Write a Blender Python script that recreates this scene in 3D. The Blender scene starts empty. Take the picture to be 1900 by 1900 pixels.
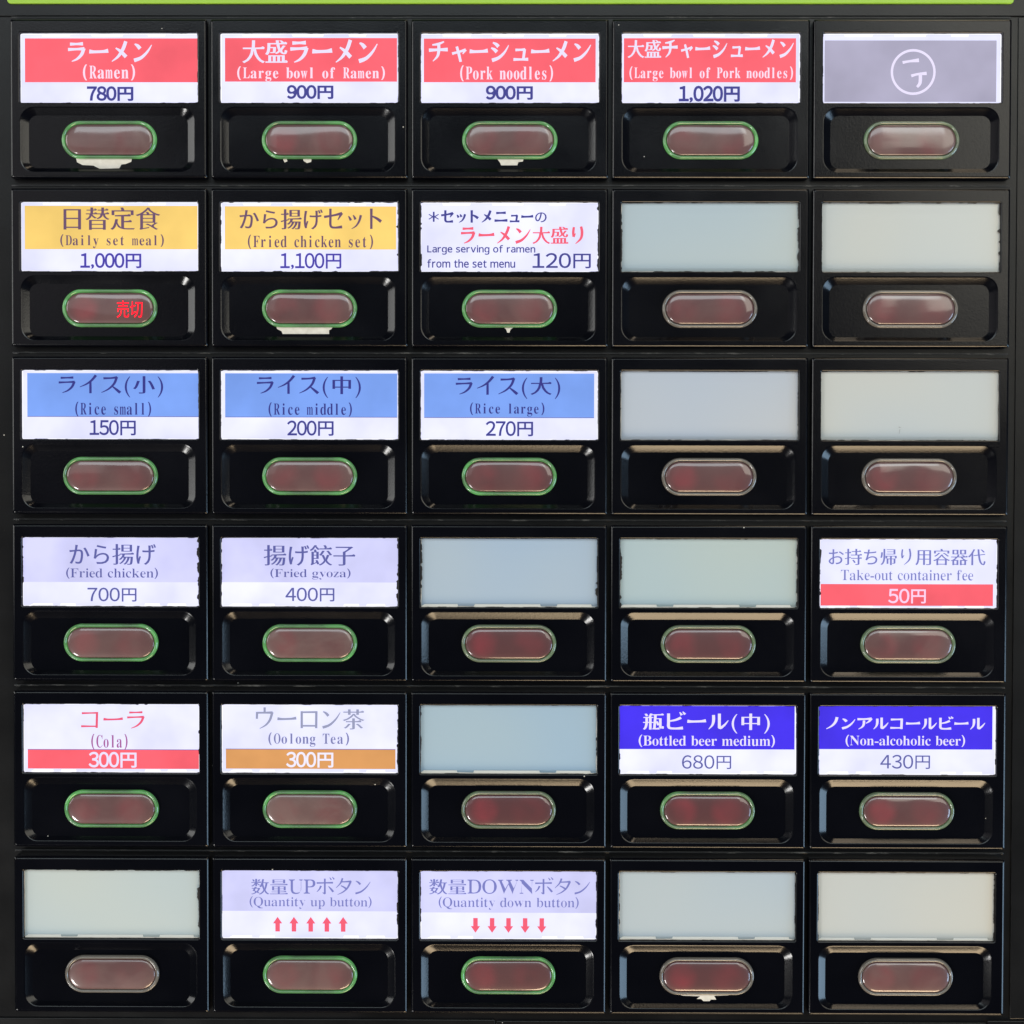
import bpy, bmesh, math, random
from mathutils import Matrix, Vector, Euler
from mathutils.geometry import tessellate_polygon

S = bpy.context.scene
COL = S.collection
U = 0.000125            # one modelling unit = 0.125 mm (a menu button is 370 units = 46 mm wide)
R = random.Random(7)

# ------------------------------------------------------------------ camera
F, D, PIT, YAW, ROL, CX, CZ = 3200., 3198.8, -0.023374, -0.0066939, 0.0019258, 26.757, 89.115
cy, sy, cp, sp, cr, sr = math.cos(YAW), math.sin(YAW), math.cos(PIT), math.sin(PIT), math.cos(ROL), math.sin(ROL)
right1 = Vector((cy, -sy, 0)); fwd1 = Vector((sy, cy, 0)); up1 = Vector((0, 0, 1))
fwd = fwd1 * cp + up1 * sp; up2 = up1 * cp - fwd1 * sp
right = right1 * cr + up2 * sr; up = up2 * cr - right1 * sr
cam = bpy.data.cameras.new('camera'); cam.sensor_width = 36; cam.sensor_fit = 'HORIZONTAL'
cam.angle = 2 * math.atan(950 / F); cam.clip_start = 0.01; cam.clip_end = 50
co = bpy.data.objects.new('camera', cam); COL.objects.link(co)
M = Matrix((right, up, -fwd)).transposed().to_4x4(); M.translation = Vector((CX * U, -D * U, CZ * U))
co.matrix_world = M
S.camera = co

# ------------------------------------------------------------------ world, lamps, exposure
w = bpy.data.worlds.new('World'); S.world = w; w.use_nodes = True
bg = w.node_tree.nodes['Background']; bg.inputs[0].default_value = (0.75, 0.9, 1.0, 1); bg.inputs[1].default_value = 0.05
S.view_settings.view_transform = 'Standard'; S.view_settings.look = 'None'
S.view_settings.exposure = 0; S.view_settings.gamma = 1; S.view_settings.use_curve_mapping = False
S.render.engine = 'CYCLES'; S.cycles.use_denoising = True; S.cycles.max_bounces = 6

def lamp(name, loc, target, sx, sz, radiance, colour):
    l = bpy.data.lights.new(name, 'AREA'); l.shape = 'RECTANGLE'; l.size = sx; l.size_y = sz
    l.energy = radiance * math.pi * sx * sz; l.color = colour
    o = bpy.data.objects.new(name, l); COL.objects.link(o); o.location = loc
    o.rotation_euler = (Vector(target) - Vector(loc)).to_track_quat('-Z', 'Y').to_euler(); return o
lamp('room_light', (1.08, -1.75, 0.80), (0, 0, 0), 1.3, 1.3, 3.2, (1.0, 0.95, 0.82))
lamp('ceiling_light', (-0.1, -1.55, 0.99), (0, 0, 0), 1.5, 0.75, 3.9, (0.84, 0.96, 1.0))
lamp('window_light', (1.25, -0.50, -0.42), (0, -0.50, -0.2), 0.92, 0.55, 9.0, (0.50, 0.74, 1.0))
lamp('counter_light', (0.26, -0.45, -1.0), (0.18, -0.1, 0), 0.55, 0.34, 16.0, (1.0, 0.76, 0.48))
lamp('hall_light', (-1.25, -0.42, 0.25), (0, -0.42, 0.1), 0.75, 0.6, 5.0, (0.95, 0.95, 0.93))
lamp('rear_light', (-1.05, -1.8, 0.62), (0, 0, 0), 1.2, 1.1, 0.55, (1.0, 0.93, 0.93))
lamp('overhead_light', (0.36, -0.10, 1.1), (0.32, -0.09, 0), 0.75, 0.18, 6.0, (1.0, 0.82, 0.6))
lamp('small_lamp', (-0.75, -0.70, -0.75), (0, 0, 0), 0.26, 0.26, 40, (1.0, 0.98, 0.95))

# ------------------------------------------------------------------ materials
def lin(c):
    return tuple((v / 255 / 12.92) if v / 255 <= 0.04045 else ((v / 255 + 0.055) / 1.055) ** 2.4 for v in c)

def new_mat(name):
    m = bpy.data.materials.new(name); m.use_nodes = True
    nt = m.node_tree; return m, nt, nt.nodes['Principled BSDF']

def node(nt, kind, **kw):
    n = nt.nodes.new(kind)
    for k, v in kw.items(): setattr(n, k, v)
    return n

def objrand_coords(nt):
    tc = node(nt, 'ShaderNodeTexCoord'); oi = node(nt, 'ShaderNodeObjectInfo')
    mul = node(nt, 'ShaderNodeMath', operation='MULTIPLY'); mul.inputs[1].default_value = 7.3
    nt.links.new(oi.outputs['Random'], mul.inputs[0])
    add = node(nt, 'ShaderNodeVectorMath', operation='ADD')
    nt.links.new(tc.outputs['Object'], add.inputs[0]); nt.links.new(mul.outputs[0], add.inputs[1])
    return add.outputs[0]

def plastic(name, base, rough, speck=0.035, grain=0.25, spec=.5):
    m, nt, b = new_mat(name)
    co_ = objrand_coords(nt)
    b.inputs['Roughness'].default_value = rough; b.inputs['Specular IOR Level'].default_value = spec
    # dust specks
    vo = node(nt, 'ShaderNodeTexVoronoi'); vo.inputs['Scale'].default_value = 330
    nt.links.new(co_, vo.inputs['Vector'])
    lt = node(nt, 'ShaderNodeMath', operation='LESS_THAN'); lt.inputs[1].default_value = 0.05
    nt.links.new(vo.outputs['Distance'], lt.inputs[0])
    sep = node(nt, 'ShaderNodeSeparateColor'); nt.links.new(vo.outputs['Color'], sep.inputs[0])
    lt2 = node(nt, 'ShaderNodeMath', operation='LESS_THAN'); lt2.inputs[1].default_value = speck
    nt.links.new(sep.outputs[0], lt2.inputs[0])
    mu = node(nt, 'ShaderNodeMath', operation='MULTIPLY')
    nt.links.new(lt.outputs[0], mu.inputs[0]); nt.links.new(lt2.outputs[0], mu.inputs[1])
    # wear: cloudy finger film
    no = node(nt, 'ShaderNodeTexNoise'); no.inputs['Scale'].default_value = 60; no.inputs['Detail'].default_value = 5
    nt.links.new(co_, no.inputs['Vector'])
    film = node(nt, 'ShaderNodeMix', data_type='RGBA')
    film.inputs[6].default_value = (*[v * 0.7 for v in base], 1); film.inputs[7].default_value = (*[v * 1.5 for v in base], 1)
    nt.links.new(no.outputs['Fac'], film.inputs[0])
    mix = node(nt, 'ShaderNodeMix', data_type='RGBA')
    nt.links.new(mu.outputs[0], mix.inputs[0]); nt.links.new(film.outputs[2], mix.inputs[6])
    mix.inputs[7].default_value = (0.42, 0.40, 0.36, 1)
    nt.links.new(mix.outputs[2], b.inputs['Base Color'])
    rr_ = node(nt, 'ShaderNodeMapRange'); rr_.inputs['To Min'].default_value = rough * 0.6; rr_.inputs['To Max'].default_value = rough * 1.25
    nt.links.new(no.outputs['Fac'], rr_.inputs[0]); nt.links.new(rr_.outputs[0], b.inputs['Roughness'])
    # fine moulded grain
    gn = node(nt, 'ShaderNodeTexNoise'); gn.inputs['Scale'].default_value = 2600; gn.inputs['Detail'].default_value = 2
    nt.links.new(co_, gn.inputs['Vector'])
    bu = node(nt, 'ShaderNodeBump'); bu.inputs['Strength'].default_value = grain; bu.inputs['Distance'].default_value = 0.0001
    nt.links.new(gn.outputs['Fac'], bu.inputs['Height']); nt.links.new(bu.outputs[0], b.inputs['Normal'])
    return m

def dusty(name):
    m, nt, b = new_mat(name); co_ = objrand_coords(nt)
    mp = node(nt, 'ShaderNodeMapping'); mp.inputs['Scale'].default_value = (140, 600, 600); nt.links.new(co_, mp.inputs[0])
    no = node(nt, 'ShaderNodeTexNoise'); no.inputs['Scale'].default_value = 1; no.inputs['Detail'].default_value = 6; no.inputs['Roughness'].default_value = .75
    nt.links.new(mp.outputs[0], no.inputs['Vector'])
    mr = node(nt, 'ShaderNodeMapRange'); mr.inputs['From Min'].default_value = .55; mr.inputs['From Max'].default_value = .68
    nt.links.new(no.outputs['Fac'], mr.inputs[0])
    mx = node(nt, 'ShaderNodeMix', data_type='RGBA'); nt.links.new(mr.outputs[0], mx.inputs[0])
    mx.inputs[6].default_value = (.008, .008, .009, 1); mx.inputs[7].default_value = (.17, .16, .145, 1)
    nt.links.new(mx.outputs[2], b.inputs['Base Color']); b.inputs['Roughness'].default_value = .4
    return m

def lit(name, rgb, mottle=0.05, strength=1.0):
    """print on a back-lit card: the colour of the ink with the lamp behind it"""
    m, nt, b = new_mat(name); c = lin(rgb)
    b.inputs['Base Color'].default_value = (*[v * 0.06 for v in c], 1); b.inputs['Roughness'].default_value = 0.5
    b.inputs['Specular IOR Level'].default_value = 0.2
    if mottle:
        co_ = objrand_coords(nt)
        no = node(nt, 'ShaderNodeTexNoise'); no.inputs['Scale'].default_value = 75; no.inputs['Detail'].default_value = 3
        nt.links.new(co_, no.inputs['Vector'])
        mr = node(nt, 'ShaderNodeMapRange'); mr.inputs['From Min'].default_value = .3; mr.inputs['From Max'].default_value = .7
        mr.inputs['To Min'].default_value = strength * (1 - mottle * 1.3); mr.inputs['To Max'].default_value = strength * (1 + 1.3 * mottle)
        nt.links.new(no.outputs['Fac'], mr.inputs[0]); nt.links.new(mr.outputs[0], b.inputs['Emission Strength'])
    else:
        b.inputs['Emission Strength'].default_value = strength
    b.inputs['Emission Color'].default_value = (*c, 1)
    return m

MAT = {}
MAT['housing'] = plastic('black_moulded_plastic', (0.0008, 0.0009, 0.0022), 0.21, grain=0.12, spec=0.34)
MAT['panel'] = plastic('black_panel_paint', (0.0022, 0.0022, 0.0026), 0.36, grain=.15, spec=.34, speck=0.05)
MAT['rail'] = dusty('dusty_black_rail')
MAT['gasket'] = plastic('dark_gasket', (0.012, 0.009, 0.009), 0.5, speck=0)
def flat(name, rgb_lin, rough, spec=0.5, coat=0):
    m, nt, b = new_mat(name); b.inputs['Base Color'].default_value = (*rgb_lin, 1); b.inputs['Roughness'].default_value = rough
    b.inputs['Specular IOR Level'].default_value = spec; b.inputs['Coat Weight'].default_value = coat; b.inputs['Coat Roughness'].default_value = 0.08
    return m
MAT['scratch'] = flat('grey_scratch', (.22, .22, .21), .6)
MAT['green'] = flat('lime_green_paint', (0.26, 0.44, 0.035), 0.4)
def blank_mat():
    m, nt, b = new_mat('blank_white_card'); co_ = objrand_coords(nt)
    no = node(nt, 'ShaderNodeTexNoise'); no.inputs['Scale'].default_value = 22; no.inputs['Detail'].default_value = 1; nt.links.new(co_, no.inputs['Vector'])
    mr = node(nt, 'ShaderNodeMapRange'); mr.inputs['From Min'].default_value = .35; mr.inputs['From Max'].default_value = .65
    nt.links.new(no.outputs['Fac'], mr.inputs[0])
    mx = node(nt, 'ShaderNodeMix', data_type='RGBA'); nt.links.new(mr.outputs[0], mx.inputs[0])
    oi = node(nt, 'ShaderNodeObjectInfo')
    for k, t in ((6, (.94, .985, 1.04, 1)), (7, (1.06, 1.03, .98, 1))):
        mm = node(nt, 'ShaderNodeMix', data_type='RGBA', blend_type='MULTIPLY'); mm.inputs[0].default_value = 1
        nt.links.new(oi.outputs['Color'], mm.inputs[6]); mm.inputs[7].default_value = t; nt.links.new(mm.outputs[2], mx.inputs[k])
    nt.links.new(mx.outputs[2], b.inputs['Base Color']); b.inputs['Roughness'].default_value = .22; b.inputs['Specular IOR Level'].default_value = .5
    return m
MAT['blank'] = blank_mat()
MAT['diffuser'] = flat('unlit_diffuser', (0.88, 0.86, 0.80), 0.4)
def scrap_mat():
    m, nt, b = new_mat('torn_white_paper'); co_ = objrand_coords(nt)
    no = node(nt, 'ShaderNodeTexNoise'); no.inputs['Scale'].default_value = 900; nt.links.new(co_, no.inputs['Vector'])
    mx = node(nt, 'ShaderNodeMix', data_type='RGBA'); nt.links.new(no.outputs['Fac'], mx.inputs[0])
    mx.inputs[6].default_value = (.44, .40, .34, 1); mx.inputs[7].default_value = (.68, .64, .57, 1)
    nt.links.new(mx.outputs[2], b.inputs['Base Color']); b.inputs['Roughness'].default_value = .8
    return m
MAT['scrap'] = scrap_mat()
MAT['light'] = lit('lit_diffuser', (248, 248, 255), 0, 1.15)
COLS = dict(white=(226, 227, 255), lavender=(206, 206, 247), red=(247, 96, 110), yellow=(243, 204, 112), blue=(120, 158, 236),
            beer=(66, 46, 232), brown=(214, 152, 92), grey=(168, 164, 188), redwhite=(246, 216, 236), yel2=(70, 60, 165), navy=(62, 62, 140),
            plum=(104, 76, 106), dkblue=(50, 50, 132), softnavy=(90, 93, 160), paleink=(118, 122, 190), cola=(232, 88, 118), colainkk=(165, 90, 150),
            teagrey=(148, 152, 182), inkred=(240, 92, 116), oolink=(120, 122, 172), brightwhite=(230, 222, 248), pinkw=(250, 205, 235), line=(88, 86, 165),
            teaprice=(236, 232, 250), ledred=(255, 12, 38))
for k, v in COLS.items():
    MAT['ink_' + k] = lit('lit_print_' + k, v, 0.09 if k in ('white', 'lavender', 'red', 'yellow', 'blue', 'grey', 'beer', 'brown') else 0,
                          1.06 if k == 'white' else 1.0 if k != 'ledred' else 2.3)

def rim_mat(name, g):
    m, nt, b = new_mat(name)
    base = [(.12, .108, .094)[i] * (1 - g) + (.06, .14, .06)[i] * g for i in range(3)]
    b.inputs['Base Color'].default_value = (*base, 1); b.inputs['Roughness'].default_value = .18
    b.inputs['Coat Weight'].default_value = 0.6; b.inputs['Coat Roughness'].default_value = .06
    if g > 0:
        co_ = objrand_coords(nt)
        no = node(nt, 'ShaderNodeTexNoise'); no.inputs['Scale'].default_value = 210; no.inputs['Detail'].default_value = 3
        nt.links.new(co_, no.inputs['Vector'])
        mr = node(nt, 'ShaderNodeMapRange'); mr.inputs['From Min'].default_value = .32; mr.inputs['From Max'].default_value = .68
        mr.inputs['To Min'].default_value = .02 * g; mr.inputs['To Max'].default_value = 1.0 * g
        nt.links.new(no.outputs['Fac'], mr.inputs[0])
        # the LEDs sit at the two ends of the ring
        sx_ = node(nt, 'ShaderNodeSeparateXYZ'); tc = node(nt, 'ShaderNodeTexCoord'); nt.links.new(tc.outputs['Object'], sx_.inputs[0])
        ab = node(nt, 'ShaderNodeMath', operation='ABSOLUTE'); nt.links.new(sx_.outputs[0], ab.inputs[0])
        m2 = node(nt, 'ShaderNodeMapRange', interpolation_type='SMOOTHSTEP'); m2.inputs['From Min'].default_value = 20 * U; m2.inputs['From Max'].default_value = 84 * U
        m2.inputs['To Min'].default_value = .38; m2.inputs['To Max'].default_value = 1.25; nt.links.new(ab.outputs[0], m2.inputs[0])
        m3 = node(nt, 'ShaderNodeMath', operation='MULTIPLY'); nt.links.new(mr.outputs[0], m3.inputs[0]); nt.links.new(m2.outputs[0], m3.inputs[1])
        nt.links.new(m3.outputs[0], b.inputs['Emission Strength'])
        b.inputs['Emission Color'].default_value = (.045, .24, .045, 1)
    return m
RIMS = [(0, rim_mat('clear_rim_off', 0)), (.25, rim_mat('clear_rim_faint', .25)), (.5, rim_mat('clear_rim_dim', .5)), (.9, rim_mat('clear_rim_lit', .9))]

def lens_mat():
    """smoked red lens; two red LED windows show through it"""
    m, nt, b = new_mat('smoked_red_lens')
    tc = node(nt, 'ShaderNodeTexCoord'); oi = node(nt, 'ShaderNodeObjectInfo')
    prev = None
    def spot(x, rad):
        mp = node(nt, 'ShaderNodeMapping'); mp.inputs['Location'].default_value = (-x * U, 0, 0)
        nt.links.new(tc.outputs['Object'], mp.inputs[0])
        ln = node(nt, 'ShaderNodeVectorMath', operation='MULTIPLY'); ln.inputs[1].default_value = (1, 0, 1)
        nt.links.new(mp.outputs[0], ln.inputs[0])
        le = node(nt, 'ShaderNodeVectorMath', operation='LENGTH'); nt.links.new(ln.outputs[0], le.inputs[0])
        r_ = node(nt, 'ShaderNodeMapRange', interpolation_type='SMOOTHSTEP')
        r_.inputs['From Min'].default_value = rad * U; r_.inputs['From Max'].default_value = rad * .35 * U
        nt.links.new(le.outputs['Value'], r_.inputs[0]); return r_.outputs[0]
    a, c = spot(-46, 34), spot(36, 38)
    mx = node(nt, 'ShaderNodeMath', operation='MULTIPLY'); mx.inputs[1].default_value = .6; nt.links.new(c, mx.inputs[0])
    su = node(nt, 'ShaderNodeMath', operation='ADD'); nt.links.new(a, su.inputs[0]); nt.links.new(mx.outputs[0], su.inputs[1])
    co_ = objrand_coords(nt)
    no = node(nt, 'ShaderNodeTexNoise'); no.inputs['Scale'].default_value = 110; nt.links.new(co_, no.inputs['Vector'])
    mu = node(nt, 'ShaderNodeMath', operation='MULTIPLY'); nt.links.new(su.outputs[0], mu.inputs[0])
    mr = node(nt, 'ShaderNodeMapRange'); mr.inputs['From Min'].default_value = .3; mr.inputs['From Max'].default_value = .7
    nt.links.new(no.outputs['Fac'], mr.inputs[0]); nt.links.new(mr.outputs[0], mu.inputs[1])
    col = node(nt, 'ShaderNodeMix', data_type='RGBA'); nt.links.new(mu.outputs[0], col.inputs[0])
    col.inputs[6].default_value = (.066, .016, .019, 1); col.inputs[7].default_value = (.175, .018, .028, 1)
    fn = node(nt, 'ShaderNodeTexNoise'); fn.inputs['Scale'].default_value = 95; fn.inputs['Detail'].default_value = 4; fn.inputs['Distortion'].default_value = .8
    off = node(nt, 'ShaderNodeVectorMath', operation='ADD'); off.inputs[1].default_value = (3.1, 1.7, 5.3); nt.links.new(co_, off.inputs[0]); nt.links.new(off.outputs[0], fn.inputs['Vector'])
    fr = node(nt, 'ShaderNodeMapRange'); fr.inputs['From Min'].default_value = .42; fr.inputs['From Max'].default_value = .66; fr.inputs['To Max'].default_value = 1.0
    hz = node(nt, 'ShaderNodeSeparateColor'); nt.links.new(oi.outputs['Color'], hz.inputs[0])
    ad = node(nt, 'ShaderNodeMath', operation='MULTIPLY_ADD'); ad.inputs[1].default_value = .55; ad.inputs[2].default_value = .45
    pr = node(nt, 'ShaderNodeMath', operation='MULTIPLY')
    nt.links.new(fn.outputs['Fac'], fr.inputs[0]); nt.links.new(fr.outputs[0], ad.inputs[0]); nt.links.new(ad.outputs[0], pr.inputs[0]); nt.links.new(hz.outputs[0], pr.inputs[1])
    fm = node(nt, 'ShaderNodeMix', data_type='RGBA'); nt.links.new(pr.outputs[0], fm.inputs[0]); nt.links.new(col.outputs[2], fm.inputs[6])
    fm.inputs[7].default_value = (.135, .082, .074, 1)      # finger film plus painted haze of the reflected room
    nt.links.new(fm.outputs[2], b.inputs['Base Color'])
    cr2 = node(nt, 'ShaderNodeMapRange'); cr2.inputs['To Min'].default_value = .05; cr2.inputs['To Max'].default_value = .22
    nt.links.new(pr.outputs[0], cr2.inputs[0]); nt.links.new(cr2.outputs[0], b.inputs['Coat Roughness'])
    b.inputs['Roughness'].default_value = .5
    b.inputs['Coat Weight'].default_value = 1; b.inputs['Coat Roughness'].default_value = .07; b.inputs['Coat IOR'].default_value = 1.6
    bn = node(nt, 'ShaderNodeTexNoise'); bn.inputs['Scale'].default_value = 85; bn.inputs['Detail'].default_value = 0
    nt.links.new(co_, bn.inputs['Vector'])
    bu = node(nt, 'ShaderNodeBump'); bu.inputs['Strength'].default_value = .4; bu.inputs['Distance'].default_value = .0012
    nt.links.new(bn.outputs['Fac'], bu.inputs['Height']); nt.links.new(bu.outputs[0], b.inputs['Coat Normal'])
    return m
MAT['lens'] = lens_mat()

# ------------------------------------------------------------------ mesh helpers (modelling units -> metres)
def mesh_from(name, verts, faces, mat, smooth=None):
    me = bpy.data.meshes.new(name); me.from_pydata([(x * U, y * U, z * U) for x, y, z in verts], [], faces)
    me.materials.append(mat); me.validate(); me.update()
    bm = bmesh.new(); bm.from_mesh(me); bmesh.ops.recalc_face_normals(bm, faces=bm.faces)
    flip = [f for f in bm.faces if f.normal.y > .98]
    if flip: bmesh.ops.reverse_faces(bm, faces=flip)
    bm.to_mesh(me); bm.free()
    if smooth is not None:
        me.shade_smooth(); me.set_sharp_from_angle(angle=math.radians(smooth))
    return me

def obj(name, me, parent=None, loc=(0, 0, 0), label=None):
    o = bpy.data.objects.new(name, me); COL.objects.link(o)
    if parent: o.parent = parent
    o.location = [v * U for v in loc]
    if label: o['label'] = label
    return o

def rrect(x0, x1, z0, z1, r, n=6):
    p = []
    for cx_, cz_, a0 in ((x1 - r, z1 - r, 0), (x0 + r, z1 - r, 90), (x0 + r, z0 + r, 180), (x1 - r, z0 + r, 270)):
        for i in range(n + 1):
            a = math.radians(a0 + 90 * i / n); p.append((cx_ + r * math.cos(a), cz_ + r * math.sin(a)))
    return p

class Build:
    def __init__(s): s.v = []; s.f = []
    def ring(s, pts, y):
        i = len(s.v); s.v += [(x, y, z) for x, z in pts]; return list(range(i, i + len(pts)))
    def bridge(s, a, b):
        n = len(a)
        for i in range(n): s.f.append((a[i], a[(i + 1) % n], b[(i + 1) % n], b[i]))
    def loops(s, rings):
        ids = [s.ring(p, y) for p, y in rings]
        for a, b in zip(ids, ids[1:]): s.bridge(a, b)
        return ids

FRONT, BASE, FLOOR = -8.0, 13.0, -0.5
WX, WZ0, WZ1 = 164.5, -7.5, 121.0          # label window
def build_housing():
    b = Build(); W, H = 181.5, 145.5
    out = b.loops([(rrect(-W + i, W - i, -H + i, H - i, 3.0), y) for i, y in ((0, BASE), (0, -4.6), (.5, -5.6), (3.2, -7.85), (3.9, FRONT))])
    def win(e): return rrect(-WX - e, WX + e, WZ0 - e, WZ1 + e, 3 + e)
    wi = b.loops([(win(1.8), FRONT), (win(1.0), -7.7), (win(.3), -7.0), (win(0), -6.0), (win(0), BASE - 2)])
    def rec(i, r): return rrect(-164 + i, 160 - i, -135 + i * .55, -15 - i, r, 8)
    re = b.loops([(rec(0, 26), FRONT), (rec(1.2, 25.4), -7.75), (rec(2.6, 24.6), -7.0), (rec(3.4, 24.2), -6.4), (rec(14.8, 16), FLOOR)])
    loops = [[Vector((b.v[i][0], b.v[i][2], 0)) for i in ids] for ids in (out[-1], wi[0], re[0])]
    flat_ids = b.ring([(b.v[i][0], b.v[i][2]) for i in out[-1] + wi[0] + re[0]], FRONT)
    for t in tessellate_polygon(loops): b.f.append(tuple(flat_ids[k] for k in t))
    b.f.append(tuple(b.ring(rec(14.8, 16), FLOOR)))
    return mesh_from('housing', b.v, b.f, MAT['housing'], 28)
HOUSING = build_housing()

BZ = -75.0    # button centre
RI = 6.6
def cap(i, n=12): return rrect(-88 + i, 88 - i, -35 + i, 35 - i, 35 - i - .01, n)
def build_rim(mat):
    b = Build()
    b.loops([(cap(i), y) for i, y in ((0, FLOOR + 1), (0, -3), (.6, -5.2), (1.8, -6.8), (3.0, -7.4), (4.4, -7.1), (5.6, -6.0), (6.3, -4.4), (RI, -2))])
    return mesh_from('glow_rim', b.v, b.f, mat, 60)
RIM_MESH = [(g, build_rim(m)) for g, m in RIMS]
def build_lens():
    b = Build()
    ids = b.loops([(cap(i), y) for i, y in ((RI, -1), (RI + .2, -4.4), (7.8, -5.6), (9.8, -6.7), (13, -7.5), (16.5, -8.1), (21, -8.5), (27, -8.8), (31, -8.9))])
    b.f.append(tuple(ids[-1]))
    return mesh_from('push_button', b.v, b.f, MAT['lens'], 70)
LENS = build_lens()
def build_light(mat):
    return mesh_from('light_panel', [(-WX - 1, .8, WZ0 - 1), (WX + 1, .8, WZ0 - 1), (WX + 1, .8, WZ1 + 1), (-WX - 1, .8, WZ1 + 1)], [(0, 1, 2, 3)], mat)
LIGHT_ON, LIGHT_OFF = build_light(MAT['light']), build_light(MAT['diffuser'])

# ------------------------------------------------------------------ lettering
# brush-like katakana: strokes of (x, y, width) in a unit em
KATA = {
 'り': [[(.28,.87,.10),(.25,.62,.11),(.27,.40,.11),(.37,.55,.03)], [(.68,.90,.11),(.73,.60,.12),(.66,.28,.10),(.38,.01,.03)]],
 'ラ': [[(.22,.80,.11),(.5,.805,.08),(.76,.815,.12)], [(.13,.56,.11),(.5,.575,.08),(.82,.59,.12),(.72,.34,.11),(.52,.14,.08),(.28,.03,.03)]],
 'ー': [[(.10,.47,.14),(.3,.455,.10),(.7,.47,.10),(.90,.50,.14)]],
 'メ': [[(.72,.90,.12),(.60,.58,.12),(.38,.25,.09),(.10,.03,.03)], [(.28,.62,.05),(.5,.47,.11),(.72,.25,.13)]],
 'ン': [[(.14,.80,.05),(.26,.73,.11),(.36,.62,.13)], [(.13,.08,.13),(.42,.19,.11),(.70,.45,.08),(.90,.76,.03)]],
 'チ': [[(.76,.90,.05),(.50,.80,.09),(.22,.76,.05)], [(.08,.52,.12),(.5,.54,.09),(.92,.55,.13)], [(.52,.80,.11),(.52,.5,.11),(.46,.25,.09),(.25,.03,.03)]],
 'ヤ': [[(.06,.50,.11),(.5,.61,.09),(.88,.72,.12),(.72,.48,.04)], [(.34,.90,.11),(.46,.5,.12),(.58,.02,.11)]],
 'シ': [[(.18,.86,.05),(.32,.79,.11),(.42,.70,.13)], [(.10,.62,.05),(.24,.55,.11),(.34,.46,.13)], [(.16,.07,.13),(.45,.18,.11),(.72,.42,.08),(.92,.74,.03)]],
 'ユ': [[(.18,.72,.11),(.5,.73,.09),(.74,.74,.12),(.66,.16,.11)], [(.06,.14,.12),(.5,.14,.09),(.94,.15,.13)]],
 'セ': [[(.07,.56,.11),(.5,.63,.09),(.88,.72,.13),(.70,.42,.04)], [(.35,.92,.11),(.35,.5,.11),(.35,.20,.11),(.42,.09,.10),(.6,.07,.09),(.88,.10,.13)]],
 'ツ': [[(.10,.80,.05),(.18,.68,.11),(.24,.56,.13)], [(.40,.86,.05),(.48,.73,.11),(.53,.62,.13)], [(.88,.84,.13),(.78,.5,.11),(.58,.2,.08),(.30,.02,.03)]],
 'ト': [[(.36,.92,.12),(.36,.5,.11),(.36,.03,.11)], [(.38,.60,.06),(.6,.50,.11),(.80,.36,.14)]],
 'ニ': [[(.18,.74,.12),(.5,.75,.09),(.82,.76,.13)], [(.06,.16,.13),(.5,.16,.09),(.94,.18,.14)]],
 'イ': [[(.80,.92,.13),(.62,.68,.11),(.38,.48,.08),(.08,.33,.03)], [(.56,.62,.10),(.56,.3,.11),(.56,.02,.11)]],
 'ス': [[(.17,.78,.11),(.5,.79,.09),(.76,.83,.12),(.64,.50,.11),(.38,.22,.08),(.06,.04,.03)], [(.54,.38,.05),(.72,.22,.11),(.90,.05,.14)]],
 'コ': [[(.15,.76,.11),(.5,.77,.08),(.82,.78,.10)], [(.80,.80,.11),(.78,.06,.11)], [(.12,.12,.11),(.5,.12,.08),(.80,.12,.08)]],
 'ウ': [[(.50,.97,.11),(.50,.76,.10)], [(.16,.76,.11),(.15,.48,.10)], [(.14,.74,.09),(.5,.745,.09),(.84,.75,.12),(.74,.42,.11),(.55,.18,.08),(.28,.02,.03)]],
 'ロ': [[(.17,.80,.11),(.17,.06,.11)], [(.15,.77,.08),(.84,.78,.09)], [(.83,.80,.11),(.82,.06,.11)], [(.17,.15,.08),(.82,.15,.08)]],
 'ビ': [[(.20,.88,.11),(.20,.4,.11),(.20,.18,.11),(.28,.08,.10),(.55,.06,.09),(.84,.09,.13)], [(.76,.66,.11),(.52,.54,.09),(.22,.47,.06)], [(.72,.97,.04),(.80,.83,.10)], [(.86,1.0,.04),(.95,.87,.10)]],
 'ル': [[(.28,.80,.11),(.28,.5,.11),(.22,.25,.08),(.06,.03,.03)], [(.55,.88,.11),(.55,.4,.11),(.55,.12,.11),(.62,.10,.11),(.80,.28,.08),(.96,.52,.03)]],
 'ノ': [[(.78,.90,.13),(.68,.55,.12),(.45,.25,.09),(.12,.03,.03)]],
 'ア': [[(.08,.78,.12),(.5,.79,.09),(.90,.82,.13),(.78,.62,.09),(.58,.47,.04)], [(.46,.66,.11),(.44,.38,.11),(.34,.18,.08),(.12,.02,.03)]],
 'ボ': [[(.06,.68,.11),(.5,.69,.09),(.90,.70,.12)], [(.48,.92,.11),(.48,.4,.11),(.48,.06,.12),(.36,.12,.04)], [(.27,.50,.12),(.19,.32,.09),(.05,.16,.03)], [(.68,.48,.05),(.80,.34,.11),(.92,.18,.13)], [(.74,1.0,.04),(.82,.88,.09)], [(.88,1.03,.04),(.97,.91,.09)]],
 'タ': [[(.42,.95,.11),(.32,.68,.09),(.08,.40,.03)], [(.32,.75,.09),(.6,.76,.09),(.86,.78,.13),(.70,.42,.11),(.45,.16,.08),(.16,.01,.03)], [(.34,.53,.06),(.5,.44,.10),(.66,.32,.13)]],
}
SMALL = {'ャ': 'ヤ', 'ュ': 'ユ', 'ッ': 'ツ'}

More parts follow.
